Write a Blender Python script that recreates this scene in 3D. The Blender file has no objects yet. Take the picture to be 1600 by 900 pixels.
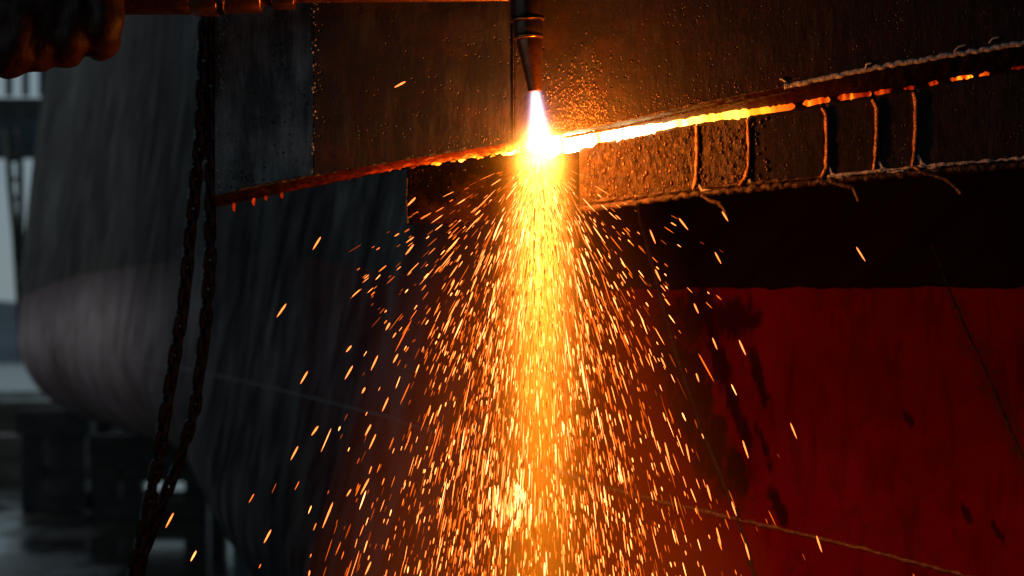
import bpy, bmesh, math, random
from mathutils import Vector, Matrix, noise
from mathutils.bvhtree import BVHTree
R = math.radians
random.seed(7)
scene = bpy.context.scene
C = scene.collection

# ------------------------------------------------------------------ camera
D0, W0, H0, CZ = 1.8, 0.85, 560.0, 0.85        # focus distance, frame width there, horizon row, eye height
K = W0 / 1600.0
cam_d = bpy.data.cameras.new('camera')
cam_d.sensor_width = 36.0
cam_d.lens = 36.0 * D0 / W0
cam_d.shift_y = (H0 - 450.0) / 1600.0
cam_d.clip_start, cam_d.clip_end = 0.05, 8000.0
cam_d.dof.use_dof = True
cam_d.dof.focus_distance = D0
cam_d.dof.aperture_fstop = 9.0
cam = bpy.data.objects.new('camera', cam_d)
cam.location = (0, -D0, CZ)
cam.rotation_euler = (R(90), 0, 0)
C.objects.link(cam)
scene.camera = cam

# ------------------------------------------------------------------ sky, sun, exposure
world = bpy.data.worlds.new('World')
scene.world = world
world.use_nodes = True
wn, wl = world.node_tree.nodes, world.node_tree.links
bg = wn['Background']
sky = wn.new('ShaderNodeTexSky')
sky.sky_type = 'NISHITA'
sky.sun_disc = False
SUN_EL, SUN_AZ = R(34), R(-78)          # low, ahead and to the left, behind cloud
sky.sun_elevation = SUN_EL
sky.sun_rotation = SUN_AZ
sky.air_density, sky.dust_density, sky.ozone_density = 1.0, 1.0, 2.0
cloud = wn.new('ShaderNodeMix')
cloud.data_type = 'RGBA'
cloud.inputs[0].default_value = 0.7                      # even overcast veil over the clear sky
cloud.inputs[7].default_value = (8.4, 11.4, 12.8, 1)
wl.new(sky.outputs[0], cloud.inputs[6])
wl.new(cloud.outputs[2], bg.inputs[0])
bg.inputs[1].default_value = 0.058
sun_d = bpy.data.lights.new('sun', 'SUN')
sun_d.energy, sun_d.angle, sun_d.color = 1.2, R(25), (1.0, 0.96, 0.9)
sun = bpy.data.objects.new('sun', sun_d)
sun.rotation_euler = Vector((-math.sin(SUN_AZ) * math.cos(SUN_EL), -math.cos(SUN_AZ) * math.cos(SUN_EL), -math.sin(SUN_EL))).to_track_quat('-Z', 'Y').to_euler()
C.objects.link(sun)
vs = scene.view_settings
vs.view_transform, vs.look, vs.exposure, vs.gamma = 'Standard', 'None', -1.2, 1.0
cy = scene.cycles
cy.sample_clamp_indirect = 4.0
cy.max_bounces, cy.diffuse_bounces, cy.volume_bounces = 4, 3, 0
cy.use_denoising = True

# ------------------------------------------------------------------ helpers
def at(px, py, Y):
    s = (D0 + Y) / D0
    return Vector(((px - 800) * K * s, Y, CZ + (H0 - py) * K * s))

def interp(tbl, x):
    if x <= tbl[0][0]:
        (a, b), (c, d) = tbl[0], tbl[1]
        return b + (d - b) * (x - a) / (c - a)
    for (a, b), (c, d) in zip(tbl, tbl[1:]):
        if x <= c:
            return b + (d - b) * (x - a) / (c - a)
    (a, b), (c, d) = tbl[-2], tbl[-1]
    return b + (d - b) * (x - a) / (c - a)

def fn(p, s=1.0, seed=0.0):
    return noise.noise(Vector((p[0] * s + seed, p[1] * s + seed * 1.7, p[2] * s - seed)))

class MB:
    def __init__(self):
        self.v, self.f = [], []
    def add(self, v, f):
        o = len(self.v)
        self.v += [Vector(p) for p in v]
        self.f += [tuple(i + o for i in q) for q in f]
        return self
    def box(self, lo, hi, M=None):
        x0, y0, z0 = lo; x1, y1, z1 = hi
        v = [Vector(p) for p in ((x0,y0,z0),(x1,y0,z0),(x1,y1,z0),(x0,y1,z0),(x0,y0,z1),(x1,y0,z1),(x1,y1,z1),(x0,y1,z1))]
        if M is not None: v = [M @ p for p in v]
        return self.add(v, [(3,2,1,0),(4,5,6,7),(0,1,5,4),(1,2,6,5),(2,3,7,6),(3,0,4,7)])
    def bar(self, a, b, w, h):
        a, b = Vector(a), Vector(b)
        d = b - a
        q = d.to_track_quat('X', 'Z')
        M = Matrix.Translation(a) @ q.to_matrix().to_4x4()
        return self.box((0, -w/2, -h/2), (d.length, w/2, h/2), M)
    def tube(self, pts, rad, n=10, cap=True):
        pts = [Vector(p) for p in pts]
        m = len(pts)
        if not hasattr(rad, '__len__'): rad = [rad] * m
        v, f = [], []
        u = None
        for i, p in enumerate(pts):
            t = (pts[min(i+1, m-1)] - pts[max(i-1, 0)])
            if t.length < 1e-9: t = (pts[-1] - pts[0])
            t.normalize()
            if u is None:
                u = t.orthogonal().normalized()
            u = (u - t * u.dot(t))
            if u.length < 1e-6: u = t.orthogonal()
            u.normalize()
            w = t.cross(u)
            for k in range(n):
                a = 2 * math.pi * k / n
                v.append(p + (u * math.cos(a) + w * math.sin(a)) * rad[i])
        for i in range(m - 1):
            for k in range(n):
                k2 = (k + 1) % n
                f.append((i*n+k, i*n+k2, (i+1)*n+k2, (i+1)*n+k))
        if cap:
            f.append(tuple(reversed(range(n))))
            f.append(tuple((m-1)*n + k for k in range(n)))
        return self.add(v, f)
    def build(self, name, mat=None, parent=None, smooth=False):
        me = bpy.data.meshes.new(name)
        me.from_pydata([tuple(p) for p in self.v], [], self.f)
        me.update()
        return link(name, me, mat, parent, smooth)

def link(name, me, mat=None, parent=None, smooth=False):
    o = bpy.data.objects.new(name, me)
    if mat is not None and not me.materials: me.materials.append(mat)
    if smooth:
        for p in me.polygons: p.use_smooth = True
    C.objects.link(o)
    o.parent = parent
    return o

def empty(name, loc=(0, 0, 0)):
    o = bpy.data.objects.new(name, None)
    o.empty_display_size = 0.05
    C.objects.link(o)
    o.location = loc
    return o

def tag(o, label=None, cat=None, group=None, kind=None):
    if label: o['label'] = label
    if cat: o['category'] = cat
    if group: o['group'] = group
    if kind: o['kind'] = kind
    return o

def fix_parent(o):
    """children are modelled in world coordinates under an Empty that stands elsewhere"""
    if o.parent: o.matrix_parent_inverse = Matrix.Translation(o.parent.location).inverted()

def floats(o, name, vals):
    a = o.data.attributes.new(name, 'FLOAT', 'POINT')
    a.data.foreach_set('value', vals)

# ------------------------------------------------------------------ material helpers
class NT:
    def __init__(self, m):
        m.use_nodes = True
        self.m, self.t = m, m.node_tree
        self.n, self.l = self.t.nodes, self.t.links
        self.n.clear()
        self.out = self.n.new('ShaderNodeOutputMaterial')
    def put(self, inp, v):
        if isinstance(v, bpy.types.NodeSocket): self.l.new(v, inp)
        elif isinstance(v, tuple) and len(v) == 3 and inp.type == 'RGBA': inp.default_value = (*v, 1)
        else: inp.default_value = v
    def M(self, op, a, b=None, c=None, clamp=False):
        q = self.n.new('ShaderNodeMath'); q.operation = op; q.use_clamp = clamp
        for i, v in enumerate((a, b, c)):
            if v is not None: self.put(q.inputs[i], v)
        return q.outputs[0]
    def coord(self, which='Object', scale=(1,1,1), rot=(0,0,0)):
        t = self.n.new('ShaderNodeTexCoord'); mp = self.n.new('ShaderNodeMapping')
        mp.inputs['Scale'].default_value = scale
        mp.inputs['Rotation'].default_value = rot
        self.l.new(t.outputs[which], mp.inputs[0])
        return mp.outputs[0]
    def noise(self, vec, scale, detail=4.0, rough=0.55, dist=0.0):
        q = self.n.new('ShaderNodeTexNoise')
        self.l.new(vec, q.inputs['Vector'])
        q.inputs['Scale'].default_value = scale; q.inputs['Detail'].default_value = detail
        q.inputs['Roughness'].default_value = rough; q.inputs['Distortion'].default_value = dist
        return q.outputs[0]
    def voro(self, vec, scale, feat='F1'):
        q = self.n.new('ShaderNodeTexVoronoi'); q.feature = feat
        self.l.new(vec, q.inputs['Vector']); q.inputs['Scale'].default_value = scale
        return q.outputs['Distance']
    def ramp(self, f, stops, mode='LINEAR'):
        q = self.n.new('ShaderNodeValToRGB'); q.color_ramp.interpolation = mode
        e = q.color_ramp.elements
        while len(e) < len(stops): e.new(0.5)
        for i, (p, col) in enumerate(stops):
            if not isinstance(col, tuple): col = (col, col, col)
            e[i].position = p; e[i].color = (*col, 1)
        self.put(q.inputs[0], f)
        return q.outputs[0]
    def mix(self, f, a, b, typ='MIX'):
        q = self.n.new('ShaderNodeMix'); q.data_type = 'RGBA'; q.blend_type = typ
        self.put(q.inputs[0], f); self.put(q.inputs[6], a); self.put(q.inputs[7], b)
        return q.outputs[2]
    def attr(self, name):
        q = self.n.new('ShaderNodeAttribute'); q.attribute_name = name
        return q.outputs['Fac']
    def bump(self, h, strength=0.3, dist=0.002, prev=None):
        q = self.n.new('ShaderNodeBump')
        q.inputs['Strength'].default_value = strength; q.inputs['Distance'].default_value = dist
        self.l.new(h, q.inputs['Height'])
        if prev is not None: self.l.new(prev, q.inputs['Normal'])
        return q.outputs[0]
    def pbr(self, color, rough, metal=0.0, normal=None, spec=0.5, emis=None, estr=0.0):
        b = self.n.new('ShaderNodeBsdfPrincipled')
        self.put(b.inputs['Base Color'], color); self.put(b.inputs['Roughness'], rough); self.put(b.inputs['Metallic'], metal)
        b.inputs['Specular IOR Level'].default_value = spec
        if normal is not None: self.l.new(normal, b.inputs['Normal'])
        if emis is not None:
            self.put(b.inputs['Emission Color'], emis); self.put(b.inputs['Emission Strength'], estr)
        self.l.new(b.outputs[0], self.out.inputs[0])
        return self.m

MAT = {}
def new(name):
    m = bpy.data.materials.new(name); MAT[name] = m
    return NT(m)

def simple(name, c1, c2, rough, metal=0.0, scale=20.0, bump=0.2, bd=0.002, stretch=(1,1,1), spec=0.5):
    t = new(name)
    v = t.coord('Object', stretch)
    n1 = t.noise(v, scale, 6)
    n2 = t.noise(v, scale * 5, 3)
    col = t.ramp(n1, [(0.35, c1), (0.65, c2)])
    rg = t.M('MULTIPLY_ADD', n2, 0.25, rough - 0.125, clamp=True)
    return t.pbr(col, rg, metal, t.bump(n2, bump, bd), spec)

# black painted side plating, scratched and rusty
def plating(name, wear, wearcol, base=(0.026, 0.019, 0.015), rough=0.42, spec=0.5):
    t = new(name)
    v = t.coord('Object'); vs_ = t.coord('Object', (1, 1, 0.18))
    n_f = t.noise(v, 260, 5, 0.65)
    n_s = t.noise(vs_, 70, 6, 0.7)
    n_l = t.noise(v, 14, 5, 0.6)
    streak = t.ramp(t.M('ADD', t.M('MULTIPLY', n_s, 0.6), t.M('MULTIPLY', n_l, 0.5)), [(0.58 - wear, 0.0), (0.74 - wear * 0.8, 1.0)])
    pits = t.ramp(t.voro(v, 190), [(0.10, 1.0), (0.22, 0.0)])
    pits = t.mix(1.0, pits, t.ramp(t.noise(v, 33, 3), [(0.5, 0.0), (0.62, 1.0)]), 'MULTIPLY')
    rust = t.ramp(t.noise(v, 30, 7, 0.75), [(0.48, 0.0), (0.70, 1.0)])
    col = t.mix(t.M('MULTIPLY', streak, 0.75), base, wearcol)
    col = t.mix(t.M('MULTIPLY', rust, 0.6), col, (0.070, 0.026, 0.012))
    col = t.mix(pits, col, (0.006, 0.005, 0.005))
    fleck = t.ramp(t.noise(v, 420, 2), [(0.69, 0.0), (0.73, 1.0)])
    col = t.mix(t.M('MULTIPLY', fleck, 0.5), col, (0.25, 0.23, 0.22))
    rg = t.M('MULTIPLY_ADD', n_f, 0.35, rough - 0.15)
    h = t.M('SUBTRACT', t.M('ADD', t.M('ADD', t.M('MULTIPLY', n_f, 0.3), t.M('MULTIPLY', n_s, 0.9)), t.M('MULTIPLY', n_l, 2.0)), pits)
    return t.pbr(col, rg, 0.0, t.bump(h, 0.65, 0.0020), spec)
plating('black_plating', 0.0, (0.055, 0.052, 0.050))
plating('grey_plating', 0.03, (0.075, 0.072, 0.070), (0.020, 0.019, 0.018))
plating('scuffed_plating', 0.09, (0.56, 0.55, 0.55))
plating('dark_plating', 0.0, (0.006, 0.004, 0.003), (0.003, 0.002, 0.0015), 0.9, 0.04)  # near-black version for the strip's left end and its lower weld

# strip plate under the cut: molten drips run over it
t = new('drip_plating')
v = t.coord('Object', (1, 1, 0.42))
n1 = t.noise(v, 330, 6, 0.66, 0.8); n2 = t.noise(v, 75, 4, 0.6)
v2 = t.voro(t.coord('Object', (1, 1, 0.5)), 240, 'SMOOTH_F1')
h = t.M('ADD', t.M('MULTIPLY', n1, 1.2), t.M('ADD', t.M('MULTIPLY', n2, 1.0), t.M('MULTIPLY', v2, -0.9)))
col = t.ramp(n1, [(0.35, (0.016, 0.008, 0.004)), (0.55, (0.085, 0.045, 0.015)), (0.75, (0.18, 0.10, 0.035))])
t.pbr(col, t.M('MULTIPLY_ADD', n2, 0.3, 0.22), 0.25, t.bump(h, 0.85, 0.0035), 0.6)

simple('slag_bead', (0.05, 0.03, 0.022), (0.14, 0.085, 0.055), 0.36, 0.4, 220, 0.6, 0.002)
simple('grey_bead', (0.45, 0.46, 0.49), (0.75, 0.76, 0.80), 0.45, 0.2, 260, 0.7, 0.002)
simple('joint_bead', (0.24, 0.10, 0.036), (0.58, 0.28, 0.10), 0.30, 0.5, 240, 0.5, 0.0015)  # flame light on these welds is put into a brighter orange
simple('dark_bead', (0.02, 0.018, 0.016), (0.10, 0.09, 0.085), 0.4, 0.2, 200, 0.8, 0.003)
simple('spatter_metal', (0.06, 0.035, 0.025), (0.20, 0.12, 0.08), 0.3, 0.5, 300, 0.3, 0.001)
simple('torch_brass', (0.30, 0.13, 0.06), (0.42, 0.20, 0.09), 0.30, 0.9, 60, 0.15, 0.001)
simple('torch_dark', (0.05, 0.03, 0.022), (0.13, 0.07, 0.045), 0.36, 0.7, 90, 0.25, 0.001)
simple('copper_tip', (0.22, 0.085, 0.045), (0.36, 0.15, 0.08), 0.34, 0.9, 120, 0.25, 0.001)
simple('chain_steel', (0.003, 0.003, 0.003), (0.012, 0.012, 0.012), 0.35, 0.0, 150, 0.4, 0.001, spec=0.18)
simple('trestle_steel', (0.012, 0.011, 0.011), (0.05, 0.04, 0.035), 0.5, 0.2, 12, 0.3, 0.004)
simple('timber', (0.05, 0.04, 0.032), (0.12, 0.095, 0.075), 0.7, 0.0, 9, 0.4, 0.006, (0.3, 1, 1))
simple('gantry_paint', (0.012, 0.03, 0.042), (0.03, 0.055, 0.07), 0.5, 0.1, 4, 0.2, 0.004)
simple('quay_stone', (0.16, 0.15, 0.14), (0.3, 0.29, 0.28), 0.8, 0.0, 3, 0.3, 0.01)
simple('hazy_hill_forest', (0.018, 0.032, 0.05), (0.05, 0.075, 0.10), 0.9, 0.0, 0.02, 0.3, 2.0)  # forest tone with the blue of distant haze mixed in

# leather of the glove
t = new('glove_leather')
v = t.coord('Object')
n1 = t.noise(v, 45, 6, 0.6); n2 = t.noise(t.coord('Object', (1, 1, 0.45), (0, R(25), 0)), 95, 4, 0.6, 1.2); n3 = t.noise(v, 700, 2)
col = t.ramp(n1, [(0.3, (0.014, 0.005, 0.003)), (0.55, (0.050, 0.014, 0.006)), (0.75, (0.085, 0.026, 0.010))])
nb = t.bump(n3, 0.2, 0.0005, t.bump(n2, 0.35, 0.004))
t.pbr(col, 0.55, 0.0, nb, 0.4)
simple('sleeve_cloth', (0.03, 0.022, 0.018), (0.06, 0.045, 0.035), 0.85, 0.0, 120, 0.4, 0.002)

# wet dock floor
t = new('wet_concrete')
v = t.coord('Object')
pud = t.ramp(t.noise(t.coord('Object', (1, 0.35, 1)), 0.9, 5, 0.6), [(0.36, 0.0), (0.50, 1.0)])
n2 = t.noise(v, 14, 6)
col = t.mix(pud, t.ramp(n2, [(0.3, (0.016, 0.014, 0.012)), (0.7, (0.05, 0.043, 0.038))]), (0.012, 0.011, 0.010))
rg = t.M('MULTIPLY_ADD', pud, -0.42, 0.5)
t.pbr(col, rg, 0.0, t.bump(t.M('MULTIPLY', n2, t.M('SUBTRACT', 1.0, pud)), 0.4, 0.02, t.bump(t.noise(v, 5, 3), 0.05, 0.02)), 0.5)
t = new('sea_water')
t.pbr((0.03, 0.05, 0.06), 0.12, 0.0, t.bump(t.noise(t.coord('Object', (0.4, 1, 1)), 0.8, 4), 0.5, 0.15), 0.5)

# hull paint: attribute paint = metres above the painted waterline
RUST = []
PATCH = []          # worn spots, filled after the hull exists
def hull_material():
    t = new('hull_paint')
    v = t.coord('Object')
    a = t.attr('paint')
    lvl = t.M('ADD', a, t.M('MULTIPLY_ADD', t.noise(v, 30, 3), 0.012, -0.006))
    black = t.M('GREATER_THAN', lvl, 0.0)
    cx = t.n.new('ShaderNodeCombineXYZ')
    t.put(cx.inputs[0], t.M('MULTIPLY_ADD', a, 0.9, t.attr('arc'))); t.put(cx.inputs[1], t.M('MULTIPLY', a, 0.35))
    n_s = t.M('ADD', t.M('MULTIPLY', t.noise(cx.outputs[0], 15.0, 6, 0.62, 0.5), 0.65), t.M('MULTIPLY', t.noise(v, 1.3, 4, 0.55), 0.35))
    n_b = t.noise(v, 9, 6, 0.65)
    red = t.ramp(n_b, [(0.3, (0.16, 0.0025, 0.003)), (0.5, (0.25, 0.004, 0.004)), (0.72, (0.33, 0.007, 0.006))])
    scr = t.noise(t.coord('Object', (1, 1, 0.16), (0, R(16), 0)), 55, 7, 0.72, 0.6)
    red = t.mix(t.ramp(scr, [(0.50, 0.0), (0.72, 0.75)]), red, (0.055, 0.007, 0.005))
    red = t.mix(t.ramp(t.noise(v, 75, 6, 0.75), [(0.60, 0.0), (0.72, 0.6)]), red, (0.10, 0.028, 0.008))
    far = t.attr('far')                                      # along the hull: faded coat far off, shade painted in nearer
    fade_shade = t.M('MULTIPLY', far, 4.0, clamp=True)
    red = t.mix(fade_shade, red, t.mix(t.M('MULTIPLY_ADD', far, 1.7, -0.5, clamp=True), t.ramp(n_s, [(0.36, (0.012, 0.005, 0.005)), (0.66, (0.045, 0.020, 0.021))]), t.ramp(n_s, [(0.36, (0.042, 0.029, 0.032)), (0.64, (0.15, 0.112, 0.122))])))
    bilge_sheen = t.M('MULTIPLY', t.M('MULTIPLY', t.M('MULTIPLY_ADD', a, 5.5, 2.0, clamp=True), t.M('MULTIPLY_ADD', a, -9.0, -0.1, clamp=True)), t.M('MULTIPLY', far, 1.3, clamp=True))
    bilge_sheen = t.M('MULTIPLY', bilge_sheen, t.ramp(n_s, [(0.40, 0.2), (0.60, 1.0)]))
    red = t.mix(t.M('MULTIPLY', bilge_sheen, 0.7), red, (0.44, 0.37, 0.40))           # pale bilge highlight painted in below the waterline
    blk = t.mix(t.M('MULTIPLY_ADD', far, 1.5, -0.5, clamp=True), t.ramp(n_s, [(0.35, (0.010, 0.004, 0.003)), (0.7, (0.026, 0.011, 0.008))]),
                t.ramp(n_s, [(0.38, (0.010, 0.009, 0.009)), (0.62, (0.056, 0.051, 0.048))]))  # black paint darkened on the near hull to stand for shade
    col = t.mix(black, red, blk)
    worn = t.ramp(t.M('ADD', t.M('MULTIPLY', n_s, 0.75), t.M('MULTIPLY', t.noise(v, 18, 5, 0.7), 0.35)), [(0.62, 0.0), (0.72, 1.0)])
    col = t.mix(t.M('MULTIPLY', worn, 0.7), col, (0.016, 0.011, 0.010))
    # chipped spots where the coating is gone
    dist = t.noise(t.coord('Object', (1, 1, 0.4), (0, R(16), 0)), 60, 6, 0.75)
    tot = None
    rtot = None
    for (c, rx, rz, tilt) in PATCH + RUST:
        g = t.n.new('ShaderNodeNewGeometry')
        mp = t.n.new('ShaderNodeMapping'); mp.vector_type = 'TEXTURE'
        mp.inputs['Location'].default_value = c
        mp.inputs['Rotation'].default_value = (0, R(-tilt), 0)
        mp.inputs['Scale'].default_value = (rx, 1.0, rz)
        t.l.new(g.outputs['Position'], mp.inputs[0])
        ln = t.n.new('ShaderNodeVectorMath'); ln.operation = 'LENGTH'
        t.l.new(mp.outputs[0], ln.inputs[0])
        m = t.M('SUBTRACT', 2.2, t.M('MULTIPLY', t.M('ADD', ln.outputs['Value'], t.M('MULTIPLY_ADD', dist, 4.5, -2.25)), 1.7), clamp=True)
        if (c, rx, rz, tilt) in RUST: rtot = m if rtot is None else t.M('MAXIMUM', rtot, m)
        else: tot = m if tot is None else t.M('MAXIMUM', tot, m)
    if rtot is not None: col = t.mix(t.M('MULTIPLY', rtot, t.ramp(t.noise(v, 160, 5, 0.7), [(0.40, 0.0), (0.62, 0.85)])), col, (0.085, 0.034, 0.010))
    if tot is not None: col = t.mix(t.M('MULTIPLY', tot, 0.85), col, (0.022, 0.006, 0.006))
    rg = t.ramp(n_s, [(0.36, 0.80), (0.52, 0.55), (0.68, 0.34)])
    h = t.M('ADD', t.M('MULTIPLY', n_s, 0.8), t.M('MULTIPLY', t.noise(v, 120, 4), 0.25))
    t.pbr(col, rg, 0.0, t.bump(h, 0.12, 0.005), 0.3)
    MAT['hull_paint'].node_tree.nodes['Principled BSDF'].inputs['IOR'].default_value = 1.12        # matt coating

# things that glow with their own heat: attribute heat 0..1
def hot(name, amp, power, base=(0.010, 0.006, 0.004), relief=True):
    t = new(name)
    a = t.attr('glow_heat')
    if relief:
        n = t.noise(t.coord('Object'), 170, 5, 0.65)
        a = t.M('MULTIPLY', a, t.M('MULTIPLY_ADD', n, 1.5, 0.25), clamp=True)
    col = t.ramp(a, [(0.0, (1, 0.015, 0.0)), (0.42, (1, 0.035, 0.002)), (0.6, (1, 0.11, 0.004)), (0.76, (1, 0.25, 0.01)), (0.9, (1, 0.38, 0.05)), (1.0, (1, 0.7, 0.3))])
    s = t.M('ADD', t.M('MULTIPLY', t.M('POWER', a, power), amp), t.M('MULTIPLY', t.M('MULTIPLY', a, a), 2.4))
    nb = t.bump(t.noise(t.coord('Object'), 240, 4), 0.7, 0.003) if relief else None
    t.pbr(base, 0.55, 0.0, nb, 0.2, col, s)
    MAT[name].cycles.emission_sampling = 'NONE'
hot('hot_edge', 16.0, 4.0)
hot('molten_metal', 34.0, 6.0, relief=False)
t = new('spark_glow')
a = t.attr('glow_heat')
e = t.n.new('ShaderNodeEmission')
t.put(e.inputs[0], t.ramp(a, [(0.0, (1, 0.10, 0.003)), (0.5, (1, 0.15, 0.009)), (1.0, (1, 0.32, 0.085))]))
t.put(e.inputs[1], t.M('MULTIPLY_ADD', t.M('POWER', a, 2.2), 15.0, 0.9))
t.l.new(e.outputs[0], t.out.inputs[0])
MAT['spark_glow'].cycles.emission_sampling = 'NONE'
for i, (col, s) in enumerate((((1, 0.13, 0.012), 4.0), ((1, 0.20, 0.04), 7.5), ((1, 0.33, 0.11), 13.0))):
    t = new('spark_%d' % i)
    e = t.n.new('ShaderNodeEmission'); t.put(e.inputs[0], col); e.inputs[1].default_value = s
    t.l.new(e.outputs[0], t.out.inputs[0])
    MAT['spark_%d' % i].cycles.emission_sampling = 'NONE'

# ================================================================== SETTING
g = MB(); g.add([(-60, -30, 0), (60, -30, 0), (60, 46, 0), (-60, 46, 0)], [(0, 1, 2, 3)])
tag(g.build('ground', MAT['wet_concrete']), kind='structure')
g = MB(); g.add([(-3000, 46.02, -0.6), (3000, 46.02, -0.6), (3000, 4000, -0.6), (-3000, 4000, -0.6)], [(0, 1, 2, 3)])
tag(g.build('sea', MAT['sea_water']), kind='structure')
g = MB(); g.box((-60, 46.003, -1.5), (60, 46.5, 0.12))
tag(g.build('quay_edge', MAT['quay_stone']), kind='structure')
# hills across the water
nx, ny = 120, 10
v, f = [], []
for j in range(ny + 1):
    for i in range(nx + 1):
        x = -1100 + 2200 * i / nx; y = 620 + 420 * j / ny
        rise = math.sin(math.pi * 0.5 * min(1, j / 6)) if j <= 6 else math.cos(math.pi * 0.5 * (j - 6) / 4)
        h = (24 + 14 * noise.noise(Vector((x * 0.004, 3.1, 0))) + 8 * noise.noise(Vector((x * 0.013, y * 0.013, 1)))) * rise
        v.append((x, y, -0.7 + max(0, h)))
for j in range(ny):
    for i in range(nx):
        a = j * (nx + 1) + i
        f.append((a, a + 1, a + nx + 2, a + nx + 1))
m = MB(); m.add(v, f)
tag(m.build('hills', MAT['hazy_hill_forest'], None, True), kind='structure')

# added roof and walls, out of view, that shade plates and near hull
simple('shade_slab_steel', (0.03, 0.028, 0.026), (0.07, 0.062, 0.055), 0.8, 0.0, 2.0, 0.2, 0.01)
def shade_slab(name, lo, hi):
    m = MB().box(lo, hi)
    tag(m.build(name, MAT['shade_slab_steel']), kind='structure')
shade_slab('shade_roof', (-4.2, -14.0, 5.0), (7.2, 4.2, 5.2))
shade_slab('shade_back_wall', (-4.2, -14.2, 0.004), (7.2, -14.003, 5.2))
shade_slab('shade_left_wall', (-4.2, -14.0, 0.004), (-4.0, -10.0, 4.997))        # gap left beyond it to let light onto the scuffed panel
shade_slab('shade_left_wall', (-4.2, -0.6, 0.004), (-4.0, 4.2, 4.997))
shade_slab('shade_right_wall', (7.0, -14.0, 0.004), (7.2, 0.1, 4.997))

# ================================================================== SHIP
ship = empty('ship', (0.4, 0.6, 0))
tag(ship, 'large ship hull, black above and red below the waterline, with a plate being cut', 'ship')
ST = [(0.60, 0.35), (0.139, 0.50), (0.02, 0.72), (-0.183, 1.30), (-0.5975, 2.6), (-0.876, 3.5), (-1.365, 5.0), (-1.78, 6.3), (-2.114, 7.5), (-2.36, 8.8), (-2.42, 10.0), (-2.2, 11.3), (-1.5, 12.6), (-0.3, 13.3)]
ST = [(3.0, 0.22), (1.6, 0.26), (1.0, 0.30)] + ST
WL = [(0.2, 0.068), (0.5, 0.073), (1.3, 0.125), (2.0, 0.185), (2.6, 0.214), (3.5, 0.232), (5.0, 0.262), (7.5, 0.25), (14, 0.25)]
BT = [(0.2, -0.48), (1.0, -0.62), (2.3, -0.62), (2.8, -0.54), (3.3, -0.40), (4.0, -0.29), (5.2, -0.27), (7.4, -0.25), (14, -0.2)]
# resample stations with Catmull-Rom
def cr(pts, n):
    out = []
    P = [pts[0]] + pts + [pts[-1]]
    for i in range(1, len(P) - 2):
        p0, p1, p2, p3 = [Vector(q) for q in P[i-1:i+3]]
        for k in range(n):
            t_ = k / n
            out.append(0.5 * ((2*p1) + (p2-p0)*t_ + (2*p0-5*p1+4*p2-p3)*t_**2 + (3*p1-p0-3*p2+p3)*t_**3))
    out.append(Vector(pts[-1]))
    return out
S = cr(ST, 7)
NZ_UP, NZ_B = 26, 16
hv, hf, paint, far, arc = [], [], [], [], []
arc_s = 0.0
rows = None
for i, p in enumerate(S):
    tg = (S[min(i+1, len(S)-1)] - S[max(i-1, 0)]).normalized()
    inw = Vector((-tg.y, tg.x)) * -1.0
    if inw.y < 0 and i < len(S) * 0.75: inw = -inw
    if i: arc_s += (S[i] - S[i-1]).length
    zb = interp(BT, p.y); wl_ = interp(WL, p.y)
    Rb = 0.34 if p.y > 2 else 0.30
    col = []
    for k in range(NZ_UP):
        z = 3.2 + (zb + Rb - 3.2) * (k / NZ_UP) ** 0.75
        off = 0.0
        if z > 0.10: off = 0.135 * ((z - 0.10) / 1.3) ** 1.5 * min(1, max(0.05, (p.y - 1) / 5))
        col.append((z, off))
    for k in range(NZ_B + 1):
        a = math.pi / 2 * k / NZ_B
        col.append((zb + Rb - Rb * math.sin(a), Rb * (1 - math.cos(a))))
    col.append((zb - 0.001, Rb + 0.5)); col.append((zb - 0.002, Rb + 1.0))
    rows = len(col)
    for z, off in col:
        q = p + inw * off
        wob = 0.004 * noise.noise(Vector((q.x * 3, q.y * 2, z * 3)))
        q = q + inw * wob
        hv.append((q.x, q.y, CZ + z))
        paint.append(z - wl_ + 0.0); arc.append(arc_s + 0.35 * off)
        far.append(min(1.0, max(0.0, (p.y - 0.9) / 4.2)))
for i in range(len(S) - 1):
    for k in range(rows - 1):
        a = i * rows + k
        hf.append((a, a + rows, a + rows + 1, a + 1))
hb = MB(); hb.add(hv, hf)
hull = hb.build('hull_plating', None, ship, True)
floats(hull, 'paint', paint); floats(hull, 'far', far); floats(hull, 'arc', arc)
BV = BVHTree.FromPolygons([Vector(q) for q in hv], hf)
eye = Vector((0, -D0, CZ))
def on_hull(px, py):
    d = (at(px, py, 0) - eye).normalized()
    hit, nrm, _, _ = BV.ray_cast(eye, d)
    if hit is None: return None, None
    if nrm.dot(d) > 0: nrm = -nrm
    return hit, nrm
for (px, py, rx, rz, tl) in ((1085, 500, 0.030, 0.030, 12), (1075, 600, 0.022, 0.05, 14), (1110, 690, 0.018, 0.045, 16), (1150, 740, 0.012, 0.03, 18), (1145, 500, 0.026, 0.016, 10), (1120, 560, 0.008, 0.04, 14), (1185, 590, 0.006, 0.035, 16), (1150, 640, 0.007, 0.04, 18), (1420, 655, 0.0035, 0.010, 32), (1508, 800, 0.0035, 0.011, 28), (1558, 830, 0.0035, 0.012, 28), (1215, 790, 0.005, 0.02, 20), (1195, 700, 0.004, 0.02, 18)):
    h_, _ = on_hull(px, py)
    PATCH.append((tuple(h_), rx, rz, tl))
for (px, py) in ((1500, 490), (1520, 540), (1545, 600), (1575, 660), (1600, 720), (1630, 780)):
    h_, _ = on_hull(px, py)
    RUST.append((tuple(h_), 0.010, 0.030, 22))
hull_material()
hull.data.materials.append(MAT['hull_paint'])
fix_parent(hull)

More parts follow.
